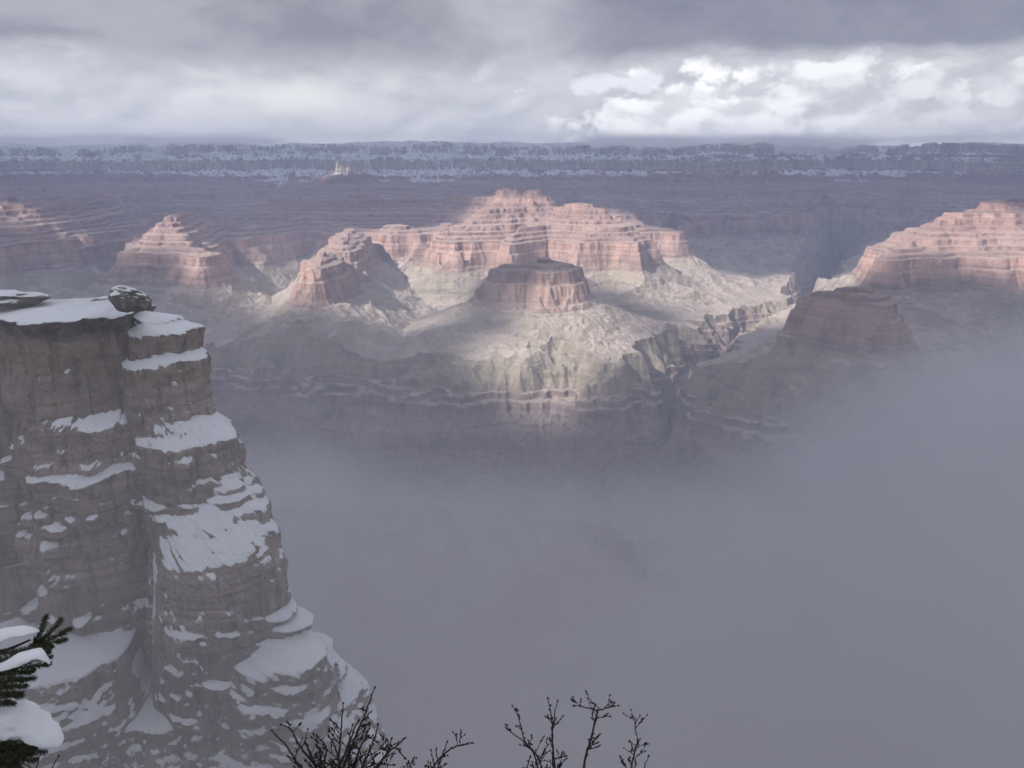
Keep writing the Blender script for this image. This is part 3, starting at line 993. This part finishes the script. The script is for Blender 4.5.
def boulder(name, loc, size, seed, mat, label, cat, group=None, rot=0.0):
    n1, n2 = 90, 60
    u = np.linspace(0, 2 * math.pi, n1, endpoint=False)
    v = np.linspace(0, math.pi, n2)
    Uu, Vv = np.meshgrid(u, v)
    d = np.stack([np.sin(Vv) * np.cos(Uu), np.sin(Vv) * np.sin(Uu), np.cos(Vv)], -1)
    p = np.sign(d) * np.abs(d) ** 1.0
    rr = 1 + 0.50 * fbm3(d[..., 0] * 1.3 + seed, d[..., 1] * 1.3, d[..., 2] * 1.3, 3, seed, 0.4)
    lay = np.floor((d[..., 2] * size[2] + 0.3 * noise3(d[..., 0] * 2, d[..., 1] * 2, d[..., 2], seed)) / 0.55)
    rr = rr + 0.02 * (rnd(lay.astype(np.int64), (lay * 0 + seed).astype(np.int64)) - 0.5)
    p = p * rr[..., None] * np.array(size)
    c_, s_ = math.cos(rot), math.sin(rot)
    p = np.stack([p[..., 0] * c_ - p[..., 1] * s_, p[..., 0] * s_ + p[..., 1] * c_, p[..., 2]], -1)
    ii = np.arange(n1 * n2).reshape(n2, n1)
    jj = np.roll(ii, -1, 1)
    f = np.stack([ii[:-1], ii[1:], jj[1:], jj[:-1]], -1).reshape(-1, 4)
    o = link_mesh(name, p.reshape(-1, 3), f, mat)
    o.location = loc
    return tag(o, label, cat, group)


build_crag()
b = pix(129, 306, Y=214)
bo = boulder('boulder', (b[0], b[1], b[2] + 1.7), (5.0, 3.6, 3.5), 6, M_BOULDER, 'snow dusted knob of rock perched at the right end of the crag top', 'boulder')
bo.rotation_euler = (0.15, 0.32, 0.5)
b = pix(8, 303, Y=222)
boulder('rock_slab', (b[0] - 2, b[1] + 1, b[2] + 1.5), (10.5, 6.0, 2.2), 9, M_BOULDER, 'low flat rock slab with snow on top, behind the left end of the crag', 'rock slab')

def build_rim_cloud():
    """ragged cloud resting on the far rim"""
    m, q = new_mat('rim_cloud')
    P = q.n('ShaderNodeNewGeometry').outputs['Position']
    x, y, z = q.sep(P)
    n = q.noise(P, 0.00085, 5, 0.62, 0.5, (1, 1, 2.5))
    nl = q.noise(P, 0.00022, 2, 0.5, 0.0, (1, 0.3, 1))
    base = q.m('ADD', RIM_BASE, q.m('MULTIPLY', q.m('SUBTRACT', 0.5, n), 800.0))
    base = q.m('ADD', base, q.m('MULTIPLY', q.m('SUBTRACT', 0.5, nl), 900.0))
    base = q.m('ADD', base, q.m('MULTIPLY', q.ss(x, 600, 1500), q.ss(x, 4600, 3300, 0, -210)))
    den = q.m('MULTIPLY', q.ss(q.m('SUBTRACT', z, base), 0.0, 150.0), 0.0030)
    den = q.m('MULTIPLY', den, q.ss(z, 385, 230))
    den = q.m('MULTIPLY', den, q.m('MULTIPLY', q.ss(y, 8700, 9600), q.ss(y, 13400, 12000)))
    v = q.n('ShaderNodeVolumePrincipled')
    v.inputs['Color'].default_value = (0.999, 0.998, 0.999, 1)
    q.t.links.new(den, v.inputs['Density'])
    o_ = q.n('ShaderNodeOutputMaterial')
    q.t.links.new(v.outputs[0], o_.inputs['Volume'])
    tag(box_mesh('low_cloud', -12000, 12000, 8600, 13500, 20, 395, m), kind='stuff')


RIM_BASE = 335.0
build_rim_cloud()

# ------------------------------------------------------------------ the rim we stand on
def snow_ground_material():
    m, q = new_mat('snowy_ground')
    P = q.n('ShaderNodeNewGeometry').outputs['Position']
    n = q.noise(P, 0.9, 6, 0.6)
    n2 = q.noise(P, 9.0, 5, 0.65)
    c = q.mix(q.ss(n, 0.52, 0.6), (0.82, 0.84, 0.88), q.mix(n2, (0.14, 0.11, 0.09), (0.30, 0.25, 0.20)))
    finish(q, c, 0.85, q.m('ADD', n, q.m('MULTIPLY', n2, 0.2)), 0.15, 0.6, 0.2)
    return m


def build_rim_ground():
    xs = np.linspace(-22, 22, 170)
    ys = np.concatenate([np.linspace(-400, -20, 20), np.linspace(-18, 7.5, 110)])
    X, Y = np.meshgrid(xs, ys)
    X = X * np.where(Y < -18, 1 + (-18 - Y) * 0.1, 1)
    Z = -1.72 - np.maximum(Y - 0.7, 0) * 1.0 - np.maximum(Y - 5.0, 0) * 4 + 0.10 * fbm2(X / 1.3, Y / 1.3, 4, 401) - 0.05
    nr, nc = X.shape
    ii = np.arange(nr * nc).reshape(nr, nc)
    f = np.stack([ii[:-1, :-1], ii[:-1, 1:], ii[1:, 1:], ii[1:, :-1]], -1).reshape(-1, 4)
    tag(link_mesh('rim_ground', np.stack([X, Y, Z], -1).reshape(-1, 3), f, snow_ground_material(), smooth=True), kind='structure')


build_rim_ground()


def frosted_tree(px, py, Y, h, seed, label):
    """small conifer rimed with snow, standing on a ledge of the crag"""
    rg = random.Random(seed)
    b_ = pix(px, py, Y=Y)
    t = empty('conifer', tuple(b_))
    tag(t, label, 'conifer')
    tv, tf = [], []
    for i, (zz_, r_) in enumerate(((-1.5, 0.22), (h * .4, 0.15), (h * .8, 0.07), (h, 0.02))):
        for k in range(7):
            tv.append((r_ * math.cos(k * .8976), r_ * math.sin(k * .8976), zz_))
    for i in range(3):
        for k in range(7):
            tf.append((i * 7 + k, i * 7 + (k + 1) % 7, (i + 1) * 7 + (k + 1) % 7, (i + 1) * 7 + k))
    link_mesh('trunk', tv, tf, M_FROST_BARK, t)
    cv, cf = [], []
    for i in range(1500):
        f_ = rg.random() ** 0.8
        z_ = h * (0.08 + 0.92 * f_)
        rm = h * 0.24 * (1 - f_) ** 0.8 * rg.uniform(0.35, 1.12) * (0.75 + 0.25 * math.sin(z_ * 5.1 + seed)) + 0.05
        a = rg.uniform(0, 6.283)
        c_ = np.array([rm * math.cos(a), rm * math.sin(a), z_ - 0.25 * rm])
        d = np.array([math.cos(a), math.sin(a), rg.uniform(-.6, .15)]) * rg.uniform(.18, .42)
        e = np.array([-math.sin(a), math.cos(a), rg.uniform(-.5, .5)]) * rg.uniform(.06, .14)
        k = len(cv)
        cv += [c_ - e, c_ + e, c_ + d + e * .4, c_ + d - e * .4]
        cf.append((k, k + 1, k + 2, k + 3))
    link_mesh('crown', np.array(cv), cf, M_FROST, t)


mf_, qf = new_mat('frosted_needles')
Pf = qf.n('ShaderNodeNewGeometry').outputs['Position']
finish(qf, qf.mix(qf.ss(qf.noise(Pf, 1.6, 4, 0.7), 0.42, 0.56), (0.06, 0.065, 0.055), (0.72, 0.74, 0.78)), 0.8)
M_FROST = mf_
mf_, qf = new_mat('frosted_bark')
finish(qf, (0.09, 0.075, 0.065), 0.9)
M_FROST_BARK = mf_
frosted_tree(338, 692, 199, 10.5, 3, 'frost covered conifer standing on the lowest right ledge of the crag')
frosted_tree(322, 690, 197, 5.0, 5, 'shorter snowy conifer just left of the frost covered one on the crag')


# ------------------------------------------------------------------ plants in the foreground
class MB:
    """collects tubes, buds and needles into one mesh"""
    def __init__(self):
        self.v, self.f = [], []

    def tube(self, pts, rad, n=6):
        pts = [np.array(p, float) for p in pts]
        base = len(self.v)
        up = np.array([0.13, 0.9, 0.31])
        for i, p in enumerate(pts):
            t = pts[min(i + 1, len(pts) - 1)] - pts[max(i - 1, 0)]
            t /= (np.linalg.norm(t) + 1e-9)
            a = np.cross(t, up)
            a /= (np.linalg.norm(a) + 1e-9)
            b_ = np.cross(t, a)
            for k in range(n):
                an = 2 * math.pi * k / n
                self.v.append(tuple(p + rad[i] * (math.cos(an) * a + math.sin(an) * b_)))
        for i in range(len(pts) - 1):
            for k in range(n):
                a0 = base + i * n + k
                a1 = base + i * n + (k + 1) % n
                self.f.append((a0, a1, a1 + n, a0 + n))
        self.f.append(tuple(base + k for k in range(n))[::-1])
        self.f.append(tuple(base + (len(pts) - 1) * n + k for k in range(n)))

    def bud(self, p, d, ln, r):
        p, d = np.array(p), np.array(d) / (np.linalg.norm(d) + 1e-9)
        self.tube([p, p + d * ln * 0.3, p + d * ln * 0.65, p + d * ln], [r * 0.55, r, r * 0.8, r * 0.15], 5)

    def needle(self, p, d, ln, r):
        p, d = np.array(p), np.array(d)
        a = np.cross(d, (0.2, 0.5, 0.84))
        a /= (np.linalg.norm(a) + 1e-9)
        b_ = np.cross(d, a)
        k = len(self.v)
        m_ = p + d * ln * 0.55
        for q_ in (p + a * r * .5, p - a * r * .25 + b_ * r * .43, p - a * r * .25 - b_ * r * .43,
                   m_ + a * r, m_ - a * r * .5 + b_ * r * .87, m_ - a * r * .5 - b_ * r * .87, p + d * ln):
            self.v.append(tuple(q_))
        self.f += [(k, k + 1, k + 4, k + 3), (k + 1, k + 2, k + 5, k + 4), (k + 2, k, k + 3, k + 5), (k + 3, k + 4, k + 6), (k + 4, k + 5, k + 6), (k + 5, k + 3, k + 6)]

    def build(self, name, mat, parent=None, smooth=True):
        return link_mesh(name, np.array(self.v), self.f, mat, parent, smooth)


def bark_material(name, c1, c2):
    m, q = new_mat(name)
    P = q.n('ShaderNodeNewGeometry').outputs['Position']
    n = q.noise(P, 60, 5, 0.65)
    finish(q, q.mix(q.ss(n, 0.35, 0.65), c1, c2), 0.85, n, 0.002, 0.7, 0.2)
    return m


M_TWIG = bark_material('twig_bark', (0.020, 0.015, 0.014), (0.055, 0.042, 0.038))
M_BARK = bark_material('pine_bark', (0.045, 0.032, 0.024), (0.12, 0.085, 0.06))


def smooth_path(pts, n=5):
    pts = [np.array(p, float) for p in pts]
    out = []
    for i in range(len(pts) - 1):
        p0, p1, p2, p3 = pts[max(i - 1, 0)], pts[i], pts[i + 1], pts[min(i + 2, len(pts) - 1)]
        for k in range(n):
            t = k / n
            out.append(0.5 * ((2 * p1) + (p2 - p0) * t + (2 * p0 - 5 * p1 + 4 * p2 - p3) * t * t + (3 * p1 - p0 - 3 * p2 + p3) * t ** 3))
    out.append(pts[-1])
    return out


def shrub(rows, root_px, Y, label, seed, group='bare shrubs along the rim', thick=1.0):
    """rows: lists of (column, row) from the frame's foot up to each tip"""
    rg = random.Random(seed)
    rx, ry, rz = pix(root_px, 900, Y=Y)
    rz = -1.72 - max(Y - 0.7, 0) - 0.05
    t = empty('bare_shrub', (rx, Y, rz))
    tag(t, label, 'shrub', group)
    root = np.array([0.0, 0.0, 0.0])
    org = np.array([rx, Y, rz])
    for row in rows:
        mb = MB()
        dY = rg.uniform(-0.16, 0.16)
        pts = []
        for k, (px, py) in enumerate(row):
            pts.append(pix(px, py, Y=Y + dY + 0.05 * rg.uniform(-1, 1)) - org)
        low = pts[0]
        pts = [root + np.array([rg.uniform(-.05, .05), rg.uniform(-.05, .05), -0.05]), low * np.array([0.5, 0.5, 0.45])] + pts
        path = smooth_path(pts, 6)
        path = [p + np.array([rg.uniform(-1, 1), rg.uniform(-1, 1), rg.uniform(-1, 1)]) * 0.0022 for p in path]
        L = len(path)
        rad = [thick * (0.0056 * (1 - i / (L - 1)) ** 0.8 + 0.0019) for i in range(L)]
        mb.tube(path, rad, 6)
        mb.bud(path[-1], path[-1] - path[-3], 0.016, 0.0048)

        def side(p, d, ln, r0, lev):
            n = 4
            q_ = [p]
            dd = d
            for k in range(n):
                dd = dd + np.array([rg.uniform(-1, 1), rg.uniform(-.7, .7), rg.uniform(-.4, .9)]) * 0.22
                dd /= np.linalg.norm(dd)
                q_.append(q_[-1] + dd * ln / n)
            mb.tube(q_, [r0 * (1 - 0.5 * k / n) for k in range(n + 1)], 5)
            mb.bud(q_[-1], dd, 0.014, 0.0040)
            for k in (1, 2, 3):
                if rg.random() < 0.7:
                    sd = dd + np.array([rg.uniform(-1, 1), rg.uniform(-.6, .6), rg.uniform(-.2, 1)])
                    sd /= np.linalg.norm(sd)
                    if lev > 0 and rg.random() < 0.55:
                        side(q_[k], sd, ln * rg.uniform(.4, .65), r0 * 0.7, lev - 1)
                    else:
                        mb.bud(q_[k], sd, 0.013, 0.0036)
        for i in range(int(L * 0.45), L - 2):
            if rg.random() < (0.42 if i < L * 0.8 else 0.12):
                tdir = path[i + 1] - path[i - 1]
                tdir /= np.linalg.norm(tdir)
                sgn = rg.choice((-1, 1))
                sd = tdir * 0.6 + np.array([sgn * rg.uniform(.4, .9), rg.uniform(-.5, .5), rg.uniform(0, .5)])
                sd /= np.linalg.norm(sd)
                side(path[i], sd, rg.uniform(0.05, 0.13) * (1 - 0.45 * i / L), rad[i] * 0.62, 1)
            elif rg.random() < 0.35:
                mb.bud(path[i], np.array([rg.choice((-1, 1)), 0, 0.8]), 0.012, 0.0038)
        mb.build('branch', M_TWIG, t)
    return t


shrub([[(322, 800), (316, 768), (301, 748), (291, 730), (282, 725)], [(318, 800), (302, 772), (288, 748), (272, 731)],
       [(336, 800), (344, 765), (356, 735), (366, 712), (374, 688)], [(342, 800), (339, 760), (341, 730), (343, 704)],
       [(348, 800), (362, 768), (372, 745), (378, 726)], [(352, 800), (376, 770), (388, 752), (396, 748), (404, 757)],
       [(330, 800), (324, 770), (326, 748), (318, 738)], [(338, 800), (352, 775), (350, 752), (360, 738)],
       [(345, 800), (355, 780), (372, 765), (392, 765)], [(326, 800), (332, 778), (345, 755), (352, 726)],
       [(334, 800), (310, 778), (300, 765), (290, 757)], [(340, 800), (333, 780), (314, 762), (306, 744)], [(346, 800), (356, 760), (366, 738), (377, 742)],
       [(352, 800), (364, 778), (384, 758), (391, 740)], [(330, 800), (340, 772), (336, 750), (329, 736)], [(342, 800), (348, 770), (350, 742), (358, 722)], [(350, 800), (380, 785), (400, 775), (412, 762)]],
      345, 2.75, 'dense bare shrub of dark budded twigs at the foot of the snowy crag', 3)
shrub([[(418, 800), (430, 772), (446, 752), (458, 746), (471, 743)], [(420, 800), (432, 780), (440, 762), (447, 742)], [(410, 800), (414, 782), (409, 762)]],
      420, 2.9, 'low bare shrub with one twig arching right, beside the dense shrub', 5)
shrub([[(545, 800), (541, 765), (528, 745), (508, 730)], [(541, 800), (536, 760), (524, 738), (519, 718)], [(556, 800), (553, 760), (552, 725), (548, 700)],
       [(560, 800), (556, 772), (552, 735), (557, 702)], [(530, 800), (526, 775), (530, 758)]],
      548, 2.85, 'bare shrub with two upright budded stems against the fog', 8, thick=0.9)
shrub([[(585, 800), (584, 765), (592, 735), (597, 713), (588, 708), (575, 706)], [(585, 800), (584, 766), (592, 736), (597, 713), (604, 709), (612, 706)]],
      590, 2.85, 'bare shrub with a single stem forked at the top like a T', 12, thick=0.85)
shrub([[(636, 800), (631, 770), (637, 742), (635, 726), (640, 716)], [(640, 800), (640, 780), (648, 757)]],
      636, 2.95, 'rightmost bare shrub, one thin stem with a hooked tip', 15, thick=0.8)
shrub([[(10, 800), (16, 775), (22, 757)], [(22, 800), (34, 775), (41, 752)], [(30, 800), (48, 775), (58, 757)], [(5, 800), (3, 775), (8, 760)]],
      25, 3.0, 'small bare shrub whose twig tips show under the snowy pine', 18, thick=0.85)


def snow_material():
    m, q = new_mat('snow')
    P = q.n('ShaderNodeNewGeometry').outputs['Position']
    n = q.noise(P, 22, 5, 0.55)
    p = finish(q, (0.86, 0.88, 0.91), 0.6, n, 0.01, 0.35, 0.3)
    return m


M_SNOW = snow_material()


def needle_material():
    m, q = new_mat('pine_needles')
    P = q.n('ShaderNodeNewGeometry').outputs['Position']
    n = q.noise(P, 45, 3, 0.6)
    finish(q, q.mix(q.ss(n, 0.3, 0.7), (0.030, 0.042, 0.020), (0.085, 0.10, 0.045)), 0.6, None, spec=0.3)
    return m


M_NEEDLE = needle_material()


def build_pine():
    rg = random.Random(7)
    Y0 = 3.9
    base = np.array([-4.6, Y0 + 0.2, -1.72 - (Y0 - 0.5)])
    t = empty('pine_tree', tuple(base))
    tag(t, 'snow laden dark green pine whose branch ends reach in at the lower left', 'pine tree')
    tr = MB()
    tr.tube([(0, 0, -0.2), (0.03, 0, 1.0), (0.0, 0.03, 2.4), (0.05, 0, 4.0), (0.0, 0, 5.6), (0.0, 0, 6.4)], [0.16, 0.13, 0.11, 0.08, 0.04, 0.01], 12)
    tr.build('trunk', M_BARK, t)

    def loc(px, py, Y=Y0):
        return pix(px, py, Y=Y) - base

    def twig(wood, ndl, a, b, r0, nl, dens=1.0, spread=1.0):
        a, b = np.array(a), np.array(b)
        ln = np.linalg.norm(b - a)
        mid = (a + b) / 2 + np.array([0, 0, -0.04 * ln])
        path = smooth_path([a, mid, b], 6)
        wood.tube(path, [r0 * (1 - 0.7 * i / (len(path) - 1)) for i in range(len(path))], 6)
        n = int(ln / 0.0009 * dens)
        for i in range(n):
            f_ = rg.uniform(0.0, 1.0)
            k = f_ * (len(path) - 1)
            j = min(int(k), len(path) - 2)
            p = path[j] + (path[j + 1] - path[j]) * (k - j)
            d = path[j + 1] - path[j]
            d /= np.linalg.norm(d)
            a_ = rg.uniform(0, 2 * math.pi)
            s1 = np.cross(d, (0, 0, 1.0))
            s1 /= (np.linalg.norm(s1) + 1e-9)
            s2 = np.cross(d, s1)
            o = (math.cos(a_) * s1 + math.sin(a_) * s2) * rg.uniform(.55, 1.0) * spread + d * rg.uniform(.5, 1.1)
            o /= np.linalg.norm(o)
            ndl.needle(p, o, nl * rg.uniform(.7, 1.15) * (1.0 if f_ < .92 else 1.0), 0.0015)
        # tip brush
        d = path[-1] - path[-2]
        d /= np.linalg.norm(d)
        for i in range(28):
            o = d + np.array([rg.uniform(-1, 1), rg.uniform(-1, 1), rg.uniform(-1, 1)]) * 0.45
            ndl.needle(path[-1], o / np.linalg.norm(o), nl * rg.uniform(.7, 1.1), 0.0015)

    def snow_lump(pts, rads, parent, flat=0.62, seed=0):
        """snow lying along a branch: a lumpy swept bolster"""
        path = smooth_path(pts, 8)
        L = len(path)
        R_ = np.interp(np.linspace(0, len(rads) - 1, L), range(len(rads)), rads)
        n = 40
        vs, fs = [], []
        an = np.linspace(0, 2 * math.pi, n, endpoint=False)
        ends = 0.06
        for i, p in enumerate(path):
            tt = path[min(i + 1, L - 1)] - path[max(i - 1, 0)]
            tt /= np.linalg.norm(tt)
            s1 = np.cross(tt, (0, 0, 1.0))
            s1 /= np.linalg.norm(s1)
            u_ = np.cross(s1, tt)
            f_ = i / (L - 1)
            e = math.sqrt(max(0.0, 1 - abs(2 * f_ - 1) ** 4))
            for a_ in an:
                ca, sa = math.cos(a_), math.sin(a_)
                h = sa * (1.0 if sa > 0 else 0.55) * flat
                r = R_[i] * e
                q_ = p + s1 * ca * r + u_ * h * r
                vs.append(q_)
        vs = np.array(vs)
        nn = fbm3(vs[:, 0] * 17 + seed, vs[:, 1] * 17, vs[:, 2] * 17, 5, 500 + seed, 0.62)
        ctr = np.repeat(np.array(path), n, 0)
        vs = vs + (vs - ctr) * (nn * 0.55)[:, None]
        ii = np.arange(L * n).reshape(L, n)
        jj = np.roll(ii, -1, 1)
        f = np.stack([ii[:-1], jj[:-1], jj[1:], ii[1:]], -1).reshape(-1, 4)
        return link_mesh('snow_pad', vs, f, M_SNOW, parent, smooth=True)

    def limb(trunk_z, path_px, r0, twigs, pads, nl=0.034):
        wood, ndl = MB(), MB()
        pts = [np.array([0.0, 0.0, trunk_z])] + [loc(*p) for p in path_px]
        path = smooth_path(pts, 6)
        wood.tube(path, [r0 * (1 - 0.75 * i / (len(path) - 1)) for i in range(len(path))], 8)
        for (a, b, den) in twigs:
            twig(wood, ndl, loc(*a), loc(*b), 0.004, nl, den)
        w_ = wood.build('limb', M_BARK, t)
        ndl.build('needles', M_NEEDLE, w_, smooth=False)
        for k, (pp, rr) in enumerate(pads):
            snow_lump([loc(*p) for p in pp], rr, w_, seed=k * 7 + int(trunk_z * 10))

    # upper branch: tufts pointing right at the edge of the picture
    limb(1.62, [(-160, 690), (-60, 668), (0, 652), (30, 640)], 0.022,
         [((34, 644), (46, 618, 3.86), 1.3), ((38, 643), (60, 621, 3.92), 1.3), ((38, 644), (68, 630, 3.9), 1.3), ((28, 646), (64, 640, 3.84), 1.2)]
         + [((-60 + rg.uniform(-10, 20), 650 + k * 4.2, 3.85), (56 - k * 3.2 + rg.uniform(-9, 5), 645 + k * 4.6 + rg.uniform(-2, 3), rg.uniform(3.72, 3.98)), 1.0) for k in range(13)]
         + [((-60 + rg.uniform(0, 30), 655 + k * 8, 3.8), (26 - k * 3 + rg.uniform(-9, 5), 662 + k * 8, rg.uniform(3.66, 3.75)), 1.0) for k in range(6)],
         [([(-60, 662, 3.84), (-20, 646, 3.82), (14, 633, 3.84), (40, 631, 3.86)], [0.07, 0.07, 0.050, 0.02]),
          ([(-10, 672, 3.70), (18, 662, 3.66), (38, 655, 3.66), (50, 664, 3.68)], [0.03, 0.055, 0.045, 0.02])])
    # lower branch: bears the thick pad of snow
    limb(1.05, [(-160, 770), (-60, 752), (0, 746), (36, 744)], 0.024,
         [((-10, 748), (48, 742, 3.84), 1.2), ((-20, 750), (44, 752, 3.80), 1.2), ((-30, 750), (34, 760, 3.78), 1.2), ((-30, 752), (20, 768, 3.76), 1.2),
          ((-40, 755), (4, 778, 3.8), 1.2), ((-10, 746), (36, 738, 3.95), 0.9), ((-20, 748), (30, 748, 3.70), 1.2), ((-40, 750), (12, 757, 3.68), 1.2),
          ((-50, 752), (-4, 764, 3.7), 1.2), ((-40, 745), (10, 742, 3.68), 1.0)] + [((-70, 748 + k * 4), (40 - k * 6, 744 + k * 5, rg.uniform(3.68, 3.9)), 1.1) for k in range(8)],
         [([(-60, 722, 3.82), (-20, 722, 3.80), (14, 723, 3.80), (42, 732, 3.80), (62, 744, 3.80)], [0.14, 0.15, 0.135, 0.10, 0.06])])
    # more of the crown, out of the picture to the left
    for k in range(14):
        z = 1.6 + k * 0.32
        a = rg.uniform(0, 6.28) if k % 3 else math.pi + rg.uniform(-1, 1)
        ln = 1.5 * (1 - k / 16)
        if math.cos(a) > 0.2:
            a = math.pi - a
        d = np.array([math.cos(a), math.sin(a), -0.12])
        wood, ndl = MB(), MB()
        p0 = np.array([0, 0, z])
        wood.tube([p0, p0 + d * ln * .5, p0 + d * ln], [0.02, 0.012, 0.005], 6)
        for j in range(9):
            q_ = p0 + d * ln * (0.25 + 0.08 * j)
            e = d * .7 + np.array([rg.uniform(-1, 1), rg.uniform(-1, 1), rg.uniform(-.2, .2)])
            e /= np.linalg.norm(e)
            twig(wood, ndl, q_, q_ + e * rg.uniform(.2, .34), 0.004, 0.034, 0.35)
        w_ = wood.build('limb', M_BARK, t)
        ndl.build('needles', M_NEEDLE, w_, smooth=False)
        snow_lump([p0 + d * ln * .3 + np.array([0, 0, .04]), p0 + d * ln * .6 + np.array([0, 0, .04]), p0 + d * ln * .95 + np.array([0, 0, .03])], [0.06, 0.09, 0.05], w_, seed=k)


build_pine()
